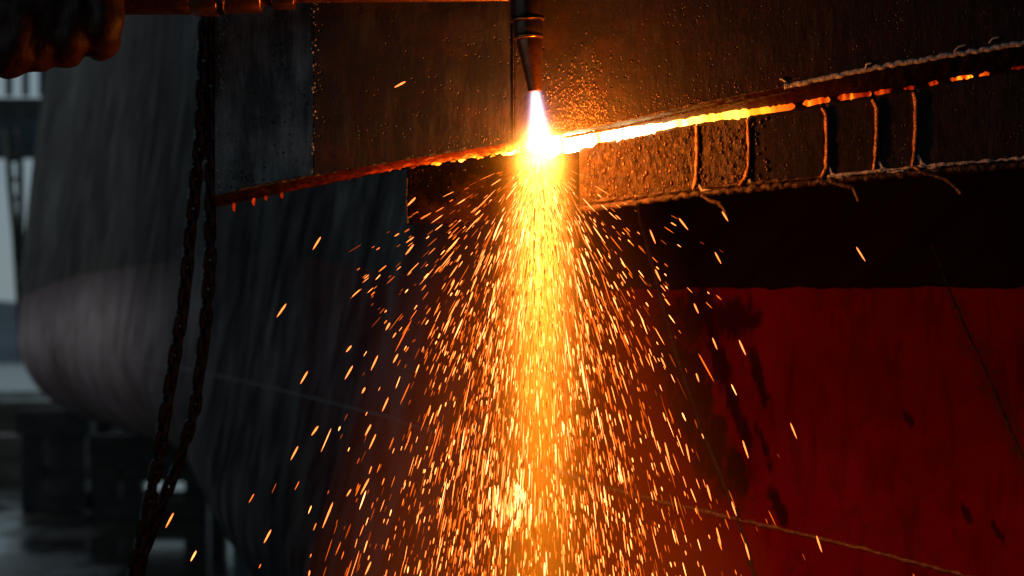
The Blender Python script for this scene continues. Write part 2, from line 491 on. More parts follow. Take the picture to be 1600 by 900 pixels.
def densify(pp, n):
    out = []
    for (a, b) in zip(pp, pp[1:]):
        for k in range(n): out.append((a[0] + (b[0]-a[0]) * k / n, a[1] + (b[1]-a[1]) * k / n))
    out.append(pp[-1])
    return out
def bead(name, pts, r, mat, parent, n=8, ripple=0.35, freq=900.0, wob=0.4, label=None):
    rad, pp, s = [], [], 0.0
    for i, p in enumerate(pts):
        if i: s += (pts[i] - pts[i-1]).length
        q = noise.noise(Vector((s * 140, p.x * 7, 2.2)))
        q2 = noise.noise(Vector((s * 620, p.x * 11, 6.1)))
        rad.append(r * max(0.25, 1 + ripple * 0.35 * (((s * freq / 6.283) % 1.0) - 0.5) + wob * 0.7 * q + 0.14 * q2))
        pp.append(p + Vector((0, 0, r * 0.5 * noise.noise(Vector((s * 200, 5.0, p.z * 3))))))
    rad[0] *= 0.4; rad[-1] *= 0.4
    o = MB().tube(pp, rad, n).build(name, mat, parent, True)
    if label: o['label'] = label
    return o
seams = [([(150, 558), (200, 563), (280, 575), (400, 600), (600, 650), (800, 712)], 0.0012, 'dark_bead'),
         ([(800, 712), (960, 765), (1170, 815), (1340, 855), (1510, 900), (1700, 950)], 0.0022, 'joint_bead'),  # spark-lit end of the seam, its light carried by the bead colour
         ([(990, 300), (1005, 360), (1050, 530), (1100, 680), (1150, 800), (1180, 900)], 0.0022, 'slag_bead'),
         ([(1455, 380), (1490, 470), (1540, 580), (1600, 720), (1680, 880)], 0.0010, 'dark_bead')]
for pp, r, mt in seams:
    pts = []
    for (px, py) in densify(pp, 40):
        h_, n_ = on_hull(px, py)
        if h_ is not None: pts.append(h_ + n_ * (r * 0.15) + Vector((0.0012 * noise.noise(Vector((px * 0.03, py * 0.03, 2))), 0, 0.0012 * noise.noise(Vector((px * 0.05, py * 0.04, 8))))))
    bead('weld_seam', pts, r, MAT[mt], hull, 8, 0.3, 700, 1.0)

# ---- lower lines of the side plating, in photograph pixels at Y = 0
EDGE = [(335, 306), (370, 298), (490, 275), (640, 248), (800, 222), (880, 206), (980, 188), (1080, 165), (1240, 133), (1360, 108), (1480, 88), (1600, 68), (1760, 40)]
SEAM = [(335, 325), (370, 317), (490, 292), (640, 262), (810, 238), (870, 223), (960, 210), (1030, 199), (1100, 186), (1230, 168), (1280, 158), (1350, 148), (1420, 138), (1500, 122), (1600, 105), (1760, 78)]
SLOT = [(335, 1.5), (800, 2.0), (870, 11), (960, 7.5), (1030, 6.0), (1100, 6.5), (1230, 5.5), (1300, 5.0), (1400, 4.0), (1760, 3.0)]
lip = lambda px: interp(SEAM, px) - interp(SLOT, px)
YS = 0.016          # depth of the seam behind the plate's front

def slab(name, pxs, top, bot, yf, thick, mat, parent, ny=6, relief=0.0, rs=60, smooth=False):
    """a plate with front relief; top/bot are functions of px giving rows, yf(px) the front's depth"""
    nx = len(pxs)
    v, f = [], []
    for side in (0, 1):
        for j in range(ny + 1):
            for px in pxs:
                t_ = top(px) + (bot(px) - top(px)) * j / ny
                p = at(px, t_, yf(px))
                if side == 0 and relief:
                    inn = min(1, min(j, ny - j) / 2)
                    p.y -= relief * inn * (0.5 + noise.fractal(Vector((p.x * rs, p.z * rs * 0.5, 3.3)), 0.8, 2.0, 4))
                if side: p.y += thick
                v.append(p)
    N = nx * (ny + 1)
    for j in range(ny):
        for i in range(nx - 1):
            a = j * nx + i
            f.append((a, a + nx, a + nx + 1, a + 1))
            f.append((N + a, N + a + 1, N + a + nx + 1, N + a + nx))
    for i in range(nx - 1):
        f.append((i, i + 1, N + i + 1, N + i))
        b = ny * nx + i
        f.append((b, N + b, N + b + 1, b + 1))
    for j in range(ny):
        a = j * nx
        f.append((a, N + a, N + a + nx, a + nx))
        a += nx - 1
        f.append((a, a + nx, N + a + nx, N + a))
    o = MB().add(v, f).build(name, mat, parent, smooth)
    fix_parent(o)
    return o
def rng(a, b, n): return [a + (b - a) * i / n for i in range(n + 1)]

box = MB()
# ---- side box: three panels of plating, closed behind
TOPROW = -2600
def sub(o):                      # parented below a part that already carries the ship's offset
    o.matrix_parent_inverse = Matrix.Identity(4)
    return o
# backing box that the plating is welded to
v, f = [], []
for px in rng(340, 1760, 12):
    e = lip(px) - 4
    dp = interp([(300, 0.03), (840, 0.03), (1000, 0.30), (1800, 0.30)], px)
    yb = 0.020 + max(0.0, 500 - px) * 0.00018
    v += [at(px, e, yb), at(px, e, yb) + Vector((0, dp, 0)), at(px, TOPROW, yb), at(px, TOPROW, yb) + Vector((0, dp, 0))]
for i in range(12):
    a = i * 4
    f += [(a, a+1, a+5, a+4), (a+1, a+3, a+7, a+5), (a, a+4, a+6, a+2)]
f += [(0, 2, 3, 1), (48, 49, 51, 50)]
side_box = MB().add(v, f).build('side_box', MAT['black_plating'], ship)
fix_parent(side_box)
edge = lambda px: interp(EDGE, px)
top = lambda px: TOPROW
p_left = slab('plating_panel', rng(336, 489, 8), top, edge, lambda px: 0.0 + (489 - px) * 0.00016, 0.012, MAT['scuffed_plating'], ship, 12)
p_left['label'] = 'scuffed grey panel of the side plating'
slab('plating_panel', rng(491, 802, 8), top, edge, lambda px: 0.0, 0.012, MAT['grey_plating'], ship, 12)
slab('plating_panel', rng(805, 1760, 20), top, edge, lambda px: -0.003, 0.014, MAT['black_plating'], ship, 12)
def line_beads(name, pp, Y, r, mat, n=60, **kw):
    r *= 0.9                                   # fused into the plate: only a low ridge stands proud
    pts = [at(px, py, (Y if not callable(Y) else Y(px)) + r * (0.45 if name not in ('slag_icicle', 'slag_whisker') else 0.0)) for px, py in densify(pp, n)]
    o = bead(name, pts, r, mat, ship, **kw)
    fix_parent(o)
    return o
line_beads('vertical_weld', [(490, -700), (490, 273)], 0.0012, 0.0014, MAT['dark_bead'], 340, wob=1.1)
line_beads('vertical_weld', [(803, -700), (803, 220)], -0.0015, 0.0014, MAT['slag_bead'], 340, wob=0.3)
line_beads('edge_bead', [(a, b - 1) for a, b in EDGE if 370 <= a <= 800], 0.0006, 0.0012, MAT['dark_bead'], 60, wob=1.6)
line_beads('edge_bead', [(806, 220), (880, 205), (980, 187), (1080, 164), (1235, 133)], -0.003, 0.0012, MAT['slag_bead'], 60, wob=1.1)
line_beads('edge_bead', [(1225, 135)] + [(a, b - 1) for a, b in EDGE if a >= 1240], -0.003, 0.0026, MAT['grey_bead'], 60, wob=0.25, ripple=0.05, label='pale grey weld bead along the lower edge')
for (x0, y0, x1, y1) in ((1228, 128, 1218, 124), (1352, 108, 1362, 98), (1490, 82, 1510, 70), (1545, 68, 1562, 58)):
    line_beads('slag_whisker', [(x0, y0), ((x0+x1)/2 - 2, (y0+y1)/2 - 3), (x1, y1)], -0.004, 0.0009, MAT['grey_bead'], 6)

# ---- chamfered edge under the plating, hot on the left of the cut
def chamfer(name, xs, y0, heat):
    rows = 5
    v, f, ht = [], [], []
    for px in xs:
        for j in range(rows + 1):
            t_ = j / rows
            row = edge(px) + (lip(px) - edge(px)) * t_
            p = at(px, row, y0 + (YS + 0.002 - y0) * t_)
            nz = noise.fractal(Vector((p.x * 130, p.z * 130, 1.0)), 0.8, 2.0, 3)
            p += Vector((0, -0.5, -0.4)) * 0.0022 * nz
            if j == rows: p.z -= 0.0024 * max(0, noise.noise(Vector((p.x * 260, 4, 4)))) + 0.0012 * noise.noise(Vector((p.x * 700, 4, 9)))
            v.append(p)
            ht.append(heat(px, t_, p))
    n = rows + 1
    for i in range(len(xs) - 1):
        for j in range(rows):
            a = i * n + j
            f.append((a, a + 1, a + n + 1, a + n))
    b = len(v)
    for px in xs:                       # underside going back
        v.append(at(px, lip(px), YS + 0.002) + Vector((0, 0.02, 0.004))); ht.append(0)
    for i in range(len(xs) - 1):
        f.append((i * n + rows, b + i, b + i + 1, (i + 1) * n + rows))
    o = MB().add(v, f).build(name, MAT['hot_edge'], ship, True)
    floats(o, 'glow_heat', ht)
    fix_parent(o)
    return o
def heat_left(px, t_, p):
    base = interp([(335, 0.0), (365, 0.0), (480, 0.13), (600, 0.30), (680, 0.50), (760, 0.64), (805, 0.85)], px)
    sp = max(0, noise.noise(Vector((px * 0.05, t_ * 2.0, 0.3))))
    return max(0.0, min(1, base * (0.6 + 0.45 * t_) + sp * 0.28 * min(1, max(0, (px - 370) / 200))))
def heat_right(px, t_, p):
    base = interp([(800, 0.60), (860, 0.42), (950, 0.30), (1050, 0.24), (1240, 0.12), (1400, 0.02), (1700, 0.0)], px)
    return max(0.0, min(1, base * (0.75 + 0.5 * t_)))
o = chamfer('cut_edge', rng(337, 812, 150), 0.0, heat_left); o['label'] = 'red hot cut edge left of the flame'
o = chamfer('cut_edge', rng(813, 1758, 220), -0.002, heat_right); o['label'] = 'dull cut edge right of the flame'
# thin row of drops along the chamfer on the right
line_beads('drop_row', [(a, b + 9) for a, b in EDGE if 880 <= a <= 1300], lambda px: 0.003, 0.0011, MAT['slag_bead'], 40, ripple=1.2, freq=1500)

# ---- molten metal in the seam
def molten(x0, x1, r0, r1, h0, h1, seed):
    n = max(8, int((x1 - x0) / 4))
    pts, rad, ht = [], [], []
    for i in range(n + 1):
        u = i / n
        px = x0 + (x1 - x0) * u
        e = min(1.0, (u * (x1 - x0) / 6) ** 0.6 + 0.2, ((1 - u) * (x1 - x0) / 6) ** 0.6 + 0.2)
        nz = noise.noise(Vector((px * 0.06, seed, 0.5)))
        nz2 = noise.noise(Vector((px * 0.23, seed, 7.5)))
        pts.append(at(px, interp(SEAM, px) + (1.5 if x0 < 1250 else 4.0) * nz2, YS + (0.007 if x0 > 840 else -0.003)))
        rad.append((r0 + (r1 - r0) * u) * K * e * (1.45 if x0 > 840 else 1.0) * (1 + 0.16 * nz + (0.12 if x0 < 1250 else 0.6) * nz2))
        ht += [max(0.05, min(1, h0 + (h1 - h0) * u + 0.10 * nz + (0.06 if x0 < 1250 else 0.22) * nz2))] * 10
    o = MB().tube(pts, rad, 10).build('molten_metal', MAT['molten_metal'], ship, True)
    floats(o, 'glow_heat', ht)
    fix_parent(o)
molten(845, 1040, 15, 8.0, 1.0, 0.94, 1)
molten(1034, 1108, 7.4, 8.2, 0.92, 0.88, 2)
molten(1101, 1180, 8.2, 8.2, 0.85, 0.77, 3)
molten(1172, 1242, 8.0, 5.0, 0.77, 0.66, 4)
molten(1255, 1297, 4.5, 5.0, 0.66, 0.62, 5)
molten(1309, 1361, 4.5, 5.5, 0.55, 0.52, 6)
molten(1366, 1394, 3.5, 3.5, 0.50, 0.46, 7)
molten(1412, 1430, 3.5, 3.0, 0.52, 0.46, 8)
molten(1450, 1466, 3.2, 3.2, 0.58, 0.52, 9)
molten(1484, 1520, 2.6, 3.0, 0.56, 0.68, 10)
molten(1530, 1546, 3.0, 2.6, 0.54, 0.48, 11)
molten(1580, 1600, 2.0, 2.0, 0.42, 0.36, 12)
for (a, b, h, r_) in ((642, 650, 0.5, 1.6), (674, 690, 0.74, 2.6), (704, 713, 0.66, 1.5), (716, 728, 0.78, 2.0), (745, 756, 0.82, 2.2), (766, 774, 0.8, 1.6), (784, 812, 0.92, 2.6)):
    molten(a, b, r_, r_ * 0.8, h, h, a)
for (a, b, c) in ((366, 318, 330), (397, 310, 321), (416, 307, 313), (441, 302, 310)):       # dripping slag, dull red
    o = MB().tube([at(a, b, YS - 0.002), at(a - 1, (b + c) / 2, YS - 0.003), at(a, c, YS - 0.002)], [0.0012, 0.0014, 0.0006], 8).build('slag_drip', MAT['hot_edge'], ship, True)
    floats(o, 'glow_heat', [0.40] * 24); fix_parent(o)

# ---- strip of plate below the seam
STRIP_B = [(635, 350), (760, 343), (930, 322), (1090, 300), (1290, 281), (1430, 267), (1600, 254), (1760, 240)]
stop = lambda px: interp(SEAM, px) + interp(SLOT, px) * 0.8 + 2.0 * noise.noise(Vector((px * 0.11, 2.0, 0.4)))
sbot = lambda px: interp(STRIP_B, px)
cuts = [635, 905, 1088, 1168, 1290, 1369, 1432, 1758]
for a, b in zip(cuts, cuts[1:]):
    near = a == 905
    slab('strip_panel', rng(a + 0.5, b - 0.5, int((b - a) / (3 if near else 6))), stop, sbot, (lambda px: YS + 0.002) if a > 700 else (lambda px: YS + 0.006), 0.012,
         MAT['dark_plating'] if a < 700 else MAT['drip_plating'] if a < 1168 else MAT['black_plating'], ship, 40 if near else 20,
         0.0020 if near else (0.0012 if a < 1168 and a > 700 else 0.0005), 190, True)
# rear plate closing the joints between the panels
slab('strip_backing', rng(640, 1755, 30), lambda px: stop(px) + 6, lambda px: sbot(px) - 2, lambda px: YS + 0.013, 0.02, MAT['black_plating'], ship, 4)
for pp, r in (([(1088, 196), (1089, 240), (1087, 280), (1083, 296)], 0.0021), ([(1168, 186), (1170, 230), (1169, 262), (1163, 280), (1155, 290)], 0.0020),
              ([(1285, 168), (1291, 180), (1292, 230), (1291, 262), (1283, 278)], 0.0022), ([(1363, 155), (1370, 168), (1370, 210), (1368, 245), (1365, 266)], 0.0022),
              ([(1427, 144), (1431, 156), (1431, 205), (1428, 245), (1425, 258), (1436, 266)], 0.0024)):
    line_beads('joint_weld', pp, YS - 0.0005, r * 0.95, MAT['joint_bead'], 40, wob=0.8)
for pp in ([(1089, 285), (1097, 297), (1112, 300)], [(1170, 280), (1176, 291), (1190, 294)], [(1294, 258), (1300, 272), (1312, 279), (1330, 278)],
           [(1373, 252), (1379, 263), (1392, 270), (1412, 268)], [(1434, 242), (1440, 254), (1452, 263), (1470, 264)]):
    line_beads('corner_fillet', pp, YS + 0.0008, 0.0019, MAT['grey_bead'], 20, wob=0.6)
line_beads('lower_weld', [(905, 326)] + [(a, b + 3) for a, b in STRIP_B if 930 <= a], YS - 0.0005, 0.0028, MAT['slag_bead'], 90, wob=0.7, ripple=0.1)
line_beads('lower_weld', [(920, 316), (1090, 294), (1290, 276)], YS + 0.001, 0.0015, MAT['slag_bead'], 90, wob=1.5, ripple=0.7)
line_beads('lower_weld', [(1292, 276), (1430, 261), (1600, 247), (1750, 235)], YS, 0.0016, MAT['grey_bead'], 90, wob=1.2, ripple=0.3)
line_beads('lower_weld', [(636, 350), (760, 344), (905, 326)], YS + 0.006, 0.0011, MAT['dark_plating'], 50, wob=0.6)
line_beads('lower_weld', [(636, 278), (635, 318), (637, 350)], YS + 0.006, 0.0011, MAT['dark_bead'], 50, wob=0.6)
for pp in ([(1095, 304), (1110, 314), (1124, 318), (1131, 327), (1136, 340)], [(1296, 284), (1316, 289), (1333, 293), (1337, 303), (1342, 314)], [(1434, 268), (1458, 273), (1480, 281), (1492, 291), (1502, 303)]):
    o = line_beads('slag_icicle', pp, YS - 0.002, 0.0020, MAT['slag_bead'], 14, wob=0.5)

# ---- weld spatter thrown on the plating (too small and many to count)
SP = []
bm0 = bmesh.new(); bmesh.ops.create_icosphere(bm0, subdivisions=1, radius=1.0)
bm0.verts.ensure_lookup_table()
ico_v = [q.co.copy() for q in bm0.verts]; ico_f = [tuple(x.index for x in q.verts) for q in bm0.faces]
bm0.free()
sm = MB()
for _ in range(1500):
    mode = random.random()
    if mode < 0.5:
        px = random.gauss(905, 28); py = 205 - abs(random.gauss(0, 48)); Y = -0.003
        r = random.uniform(0.0004, 0.0013); el = random.uniform(1, 2.2)
    elif mode < 0.75:
        px = random.uniform(700, 1250); py = edge(px) - abs(random.gauss(0, 14)) - 3; Y = -0.003 if px > 804 else 0.0
        r = random.uniform(0.0003, 0.0010); el = 1
    elif mode < 0.82:
        px = random.uniform(500, 1150); py = edge(px) - random.uniform(0, 170); Y = -0.003 if px > 804 else 0.0
        r = random.uniform(0.0002, 0.0006); el = 1
    else:
        px = random.uniform(915, 1200); py = random.uniform(stop(px) + 4, sbot(px) - 4); Y = YS + 0.001
        r = random.uniform(0.0006, 0.0014); el = random.uniform(1, 2.5)
    if py > edge(px) - 2 and mode < 0.82: continue
    if px < 803 + 2 and px > 800: continue
    c = at(px, py, Y)
    sm.add([c + Vector((q.x * r, q.y * r * 0.7, q.z * r * el)) for q in ico_v], ico_f)
fl = MB()
for _ in range(260):
    if random.random() < 0.6: px, py = 338 + abs(random.gauss(0, 12)), random.uniform(-20, 300)
    else: px, py = 490 + random.gauss(0, 3), random.uniform(-20, 270)
    if py > edge(px) - 4: continue
    r = random.uniform(0.0004, 0.0014)
    c = at(px, py, 0.0005 + max(0, 489 - px) * 0.00016)
    fl.add([c + Vector((q.x * r, q.y * r * 0.6, q.z * r * random.uniform(1, 1.4))) for q in ico_v], ico_f)
o = fl.build('paint_flakes', MAT['grey_bead'], ship, True); fix_parent(o); o['kind'] = 'stuff'
o = sm.build('weld_spatter', MAT['spatter_metal'], ship, True); fix_parent(o); o['kind'] = 'stuff'

# ================================================================== CUTTING TORCH
YT = -0.036
torch = empty('cutting_torch', at(826, 20, YT))
tag(torch, 'gas cutting torch, brass pipe along the top and nozzle pointing down at the cut', 'torch')
def axis_lathe(name, prof, axis, mat, n=28, label=None):
    """prof: list of (px, py, radius in px): circles strung along the torch"""
    pts = [at(a, b, YT) for a, b, r in prof]
    o = MB().tube(pts, [max(r, 0.3) * K * 0.97 for a, b, r in prof], n).build(name, mat, torch, False)
    me = o.data
    for p in me.polygons: p.use_smooth = len(p.vertices) == 4
    mod = o.modifiers.new('bevel', 'BEVEL'); mod.width = 0.0006; mod.segments = 2; mod.limit_method = 'ANGLE'; mod.angle_limit = R(30)
    fix_parent(o)
    return o
def ring(name, x0, x1, y0, y1, r, mat, rim=0.0, n=28):
    pr = [(x0, y0, r), (x0 + (x1 - x0) * 0.05, y0 + (y1 - y0) * 0.05, r + rim), (x0 + (x1 - x0) * 0.95, y0 + (y1 - y0) * 0.95, r + rim), (x1, y1, r)]
    return axis_lathe(name, pr, None, mat, n)
ring('handle', -260, 298, -6, -8, 31, MAT['torch_dark'])
ring('coupling_nut', 299, 341, -8, -8, 33, MAT['torch_brass'], 1.0, 6)
ring('collar', 341.5, 352, -8, -8, 31, MAT['torch_brass'])
ring('valve_body', 352.5, 409, -8, -9, 29, MAT['torch_brass'], 0.8)
ring('neck', 409.5, 425, -9, -9, 19, MAT['torch_dark'])
ring('coupling_nut', 425.5, 461, -9, -9, 24, MAT['torch_brass'], 0.8, 6)
ring('gas_tube', 461.5, 800, -3, -5.5, 8.0, MAT['torch_brass'], 0.0, 16)
ring('gas_tube', 461.5, 800, -21, -22, 8.0, MAT['torch_brass'], 0.0, 16)
axis_lathe('head', [(822, -60, 20), (823, -45, 27), (824, 20, 26.5), (824, 29, 26)], None, MAT['torch_dark'])
axis_lathe('rim', [(824, 29.3, 27.2), (824.3, 33, 27.2)], None, MAT['torch_brass'])
axis_lathe('collar', [(824.4, 33.3, 23.5), (825.4, 56, 23.0)], None, MAT['torch_dark'])
axis_lathe('rim', [(825.5, 56.3, 24.0), (825.8, 61, 23.2)], None, MAT['torch_brass'])
axis_lathe('nozzle', [(826, 61.3, 20.5), (829, 80, 18.6), (834, 122, 13.2), (836, 139, 11.6), (836.3, 143, 10.8), (836.2, 142.9, 6.5), (836.0, 136, 5.5)], None, MAT['copper_tip'])

# ================================================================== GLOVED HAND
person = empty('person', at(60, 40, YT))
tag(person, 'hand in a brown leather work glove gripping the torch pipe at the upper left', 'person')
gb = bmesh.new()
def chain(points, step=0.004):
    for (p, r), (q, s) in zip(points, points[1:]):
        p, q = Vector(p), Vector(q)
        n = max(1, int((q - p).length / step))
        for i in range(n + 1):
            u = i / n
            bmesh.ops.create_icosphere(gb, subdivisions=2, radius=r + (s - r) * u, matrix=Matrix.Translation(p.lerp(q, u)))
def hp(px, py, dy): return at(px, py, YT + dy)
AX = -7
for (tx_, ty_, kx, ky, bx, bot, r) in ((168, -38, 166, 30, 158, 97, 0.0160), (128, -38, 122, 25, 102, 107, 0.0165), (96, -36, 80, 28, 57, 112, 0.0150), (62, -30, 40, 35, 12, 126, 0.0195)):
    rp = r / K / 0.98
    chain([(hp(tx_, ty_, -0.026), r * 0.95), (hp((tx_ + kx) / 2, (ty_ + ky) / 2, -0.036), r * 0.9), (hp(kx, ky, -0.038), r * 0.95), (hp((kx + bx) / 2, bot - rp - 20, -0.034), r),
           (hp(bx, bot - rp, -0.020), r), (hp(bx, bot - rp - 2, 0.004), r * 0.95), (hp(bx - 5, bot - rp - 30, 0.024), r * 0.9), (hp(bx - 8, 8, 0.030), r * 0.85)])
chain([(hp(40, -10, -0.030), 0.022), (hp(20, 40, -0.030), 0.020), (hp(-10, 60, -0.024), 0.022)])
chain([(hp(158, -15, -0.030), 0.016), (hp(95, 5, -0.034), 0.020), (hp(20, 25, -0.034), 0.022)])
chain([(hp(140, 30, -0.031), 0.014), (hp(95, 42, -0.033), 0.016), (hp(45, 62, -0.031), 0.016), (hp(0, 70, -0.028), 0.018)])
# back of the hand, heel, wrist
chain([(hp(125, -55, -0.024), 0.017), (hp(70, -60, -0.026), 0.021), (hp(10, -45, -0.028), 0.023), (hp(-45, -25, -0.028), 0.026)])
chain([(hp(70, -60, -0.026), 0.021), (hp(-50, -55, -0.012), 0.026), (hp(-130, -30, -0.012), 0.027), (hp(-230, -5, -0.014), 0.031)])
chain([(hp(10, -20, -0.026), 0.020), (hp(-20, 30, -0.026), 0.022), (hp(-70, 35, -0.022), 0.026), (hp(-130, 0, -0.016), 0.030), (hp(-230, 20, -0.014), 0.032)])
# thumb laid along the pipe
chain([(hp(-60, -60, 0.012), 0.022), (hp(20, -75, 0.020), 0.016), (hp(85, -70, 0.016), 0.0145), (hp(140, -62, 0.010), 0.0125)])
gm = bpy.data.meshes.new('glove'); gb.to_mesh(gm); gb.free()
glove = link('glove', gm, MAT['glove_leather'], person, True)
rm = glove.modifiers.new('remesh', 'REMESH'); rm.mode = 'VOXEL'; rm.voxel_size = 0.0022; rm.use_smooth_shade = True
smo = glove.modifiers.new('smooth', 'SMOOTH'); smo.factor = 0.5; smo.iterations = 18
tx = bpy.data.textures.new('folds', 'CLOUDS'); tx.noise_scale = 0.030; tx.noise_depth = 2
dm = glove.modifiers.new('folds', 'DISPLACE'); dm.texture = tx; dm.strength = 0.007; dm.mid_level = 0.5; dm.texture_coords = 'LOCAL'
fix_parent(glove)
sl = MB().tube([hp(-215, 5, -0.014), hp(-260, 8, -0.014), hp(-420, 40, -0.02), hp(-700, 120, -0.04), hp(-1000, 260, -0.07)], [0.036, 0.045, 0.050, 0.056, 0.065], 20).build('sleeve', MAT['sleeve_cloth'], person, True)
fix_parent(sl)

# ================================================================== CHAINS
lk = MB()
pts = []
hl, hw, wr = 0.0066, 0.0046, 0.0033
loop = []
for k in range(12):
    a = 2 * math.pi * k / 12
    loop.append(Vector((math.cos(a) * hw, 0, math.sin(a) * hw + (hl if math.sin(a) > 0.01 else -hl if math.sin(a) < -0.01 else 0))))
n = 6
v, f = [], []
for k, p in enumerate(loop):
    t_ = (loop[(k+1) % 12] - loop[k-1]).normalized()
    u = Vector((0, 1, 0)); w = t_.cross(u)
    for j in range(n):
        a = 2 * math.pi * j / n
        v.append(p + (u * math.cos(a) + w * math.sin(a)) * wr)
for k in range(12):
    for j in range(n):
        f.append((k*n+j, k*n+(j+1) % n, ((k+1) % 12)*n+(j+1) % n, ((k+1) % 12)*n+j))
link_me = None
def hang(pp, Y, label):
    global link_me
    root = empty('hanging_chain', at(*pp[0], Y))
    tag(root, label, 'chain', 'chains hanging beside the scuffed panel')
    path = [at(px, py, Y) for px, py in densify(pp, 24)]
    pitch = 2 * (hl + hw - wr) * 0.96
    d, i, cnt = 0.0, 0, 0
    p = path[0]; acc = 0.0; nxt = 0.0
    for a, b in zip(path, path[1:]):
        L = (b - a).length
        while nxt <= acc + L:
            c = a.lerp(b, (nxt - acc) / L)
            dr = (b - a).normalized()
            if link_me is None:
                o = MB().add(v, f).build('link', MAT['chain_steel'], root, True); link_me = o.data
            else:
                o = link('link', link_me, None, root)
            q = (-dr).to_track_quat('Z', 'Y') @ Matrix.Rotation(R(45 + 90 * (cnt % 2) + random.uniform(-14, 14)), 3, 'Z').to_quaternion()
            o.rotation_mode = 'QUATERNION'; o.rotation_quaternion = q
            o.location = c - root.location
            cnt += 1; nxt += pitch
        acc += L
    return root
hang([(322, -160), (320, 20), (314, 200), (301, 330), (286, 480), (266, 600), (246, 720), (224, 830), (200, 930), (170, 1040)], 0.42, 'dark steel chain, the left of the two strands hanging past the scuffed panel')
hang([(327, -160), (328, 40), (329, 240), (328, 400), (320, 520), (304, 640), (280, 720), (248, 800), (216, 890), (180, 990)], 0.47, 'dark steel chain, the right of the two strands, curving left at the bottom')

# ================================================================== BACKGROUND THINGS UNDER AND BEYOND THE HULL
def px_box(mb, x0, x1, y0, y1, Y, depth):
    a, b = at(x0, y1, Y), at(x1, y0, Y)
    mb.box((a.x, Y, max(a.z, 0.0)), (b.x, Y + depth, b.z))
    return mb
def trestle(Y, x0, x1, ymid, ytop, label):
    root = empty('support_trestle', at((x0 + x1) / 2, 800, Y))
    root.location.z = 0
    tag(root, label, 'trestle')
    a, b = at(x0, ymid, Y), at(x1, ytop, Y)
    for X in (a.x, b.x - 0.14):
        for dy in (0, 0.7):
            o = MB().bar((X + 0.07, Y + dy, 0), (X + 0.07, Y + dy, b.z - 0.07), 0.14, 0.12).build('leg', MAT['trestle_steel'], root); fix_parent(o)
    for dy in (0, 0.7):
        o = MB().bar((a.x - 0.02, Y + dy - 0.002, b.z), (b.x + 0.02, Y + dy - 0.002, b.z), 0.18, 0.14).build('top_beam', MAT['trestle_steel'], root); fix_parent(o)
        o = MB().bar((a.x + 0.01, Y + dy - 0.005, 0.06), (b.x - 0.01, Y + dy - 0.005, 0.06), 0.15, 0.10).build('foot_beam', MAT['trestle_steel'], root); fix_parent(o)
        o = MB().bar((a.x + 0.01, Y + dy - 0.004, a.z), (b.x - 0.01, Y + dy - 0.004, a.z), 0.10, 0.07).build('cross_beam', MAT['trestle_steel'], root); fix_parent(o)
    return root
trestle(10.2, 36, 140, 738, 660, 'dark steel trestle under the hull at the far left')
trestle(9.6, 150, 330, 742, 700, 'dark steel trestle under the hull behind the chains')
for (x0, x1, y0, y1, Y, lab) in ((62, 112, 648, 668, 10.15, 'timber block wedged between left trestle and hull'), (128, 152, 690, 790, 10.9, 'upright timber shore between the two trestles'),
                                 (200, 232, 676, 698, 9.6, 'timber block on the trestle behind the chains')):
    a, b = at(x0, y1, Y), at(x1, y0, Y)
    root = empty('timber_block', ((a.x + b.x) / 2, Y + 0.2, max(a.z, 0))); tag(root, lab, 'timber')
    nb = 2
    for k in range(nb):
        z0, z1 = max(a.z, 0) + (b.z - max(a.z, 0)) * k / nb, max(a.z, 0) + (b.z - max(a.z, 0)) * (k + 1) / nb
        o = MB().box((a.x + 0.02 * k, Y, z0 + 0.003 * k), (b.x - 0.01 * k, Y + 0.5, z1)).build('baulk', MAT['timber'], root)
        bv = o.modifiers.new('bevel', 'BEVEL'); bv.width = 0.012; bv.segments = 2
        fix_parent(o)
# timber stack and a low cart at the far left edge
def stack(px, Y, rows, label):
    c = at(px, 700, Y); c.z = 0
    root = empty('timber_stack', c); tag(root, label, 'timber stack')
    for j in range(rows):
        for k in range(3):
            o = MB().box((c.x - 0.55 + random.uniform(-.08, .08), Y + 0.26 * k, 0.003 + 0.155 * j), (c.x + 0.45 + random.uniform(-.1, .1), Y + 0.26 * k + 0.24, 0.153 + 0.155 * j)).build('baulk', MAT['timber'], root)
            fix_parent(o)
stack(2, 13.2, 2, 'low stack of dark timber baulks on the wet floor at the left edge')
stack(24, 17.5, 3, 'farther stack of dark timber baulks below the hills')
# gantry across the slip with a ladder
YG = 16.0
gan = empty('gantry', at(-200, 560, YG)); gan.location.z = 0
tag(gan, 'dark blue steel gantry beam with a railing, beyond the hull under the glove', 'gantry')
a, b = at(-500, 236, YG), at(420, 186, YG)
o = MB().box((a.x, YG, a.z), (b.x, YG + 0.7, b.z)).build('beam', MAT['gantry_paint'], gan); fix_parent(o)
a2, b2 = at(-500, 186, YG), at(420, 150, YG)
o = MB().box((a2.x, YG + 0.15, a2.z + 0.003), (b2.x, YG + 0.6, b2.z)).build('walkway', MAT['trestle_steel'], gan); fix_parent(o)
for px in range(-480, 420, 26):
    p = at(px, 150, YG + 0.2)
    o = MB().bar((p.x, YG + 0.2, p.z + 0.002), (p.x, YG + 0.2, p.z + 0.75), 0.05, 0.05).build('railing_post', MAT['gantry_paint'], gan); fix_parent(o)
for dz in (0.4, 0.75):
    o = MB().bar((a2.x, YG + 0.255, b2.z + dz), (b2.x, YG + 0.255, b2.z + dz), 0.05, 0.05).build('railing', MAT['gantry_paint'], gan); fix_parent(o)
for px in (-470, 395):
    p = at(px, 236, YG + 0.2)
    o = MB().bar((p.x, YG + 0.35, 0), (p.x, YG + 0.35, a.z - 0.002), 0.35, 0.35).build('column', MAT['gantry_paint'], gan); fix_parent(o)
YL = 15.8
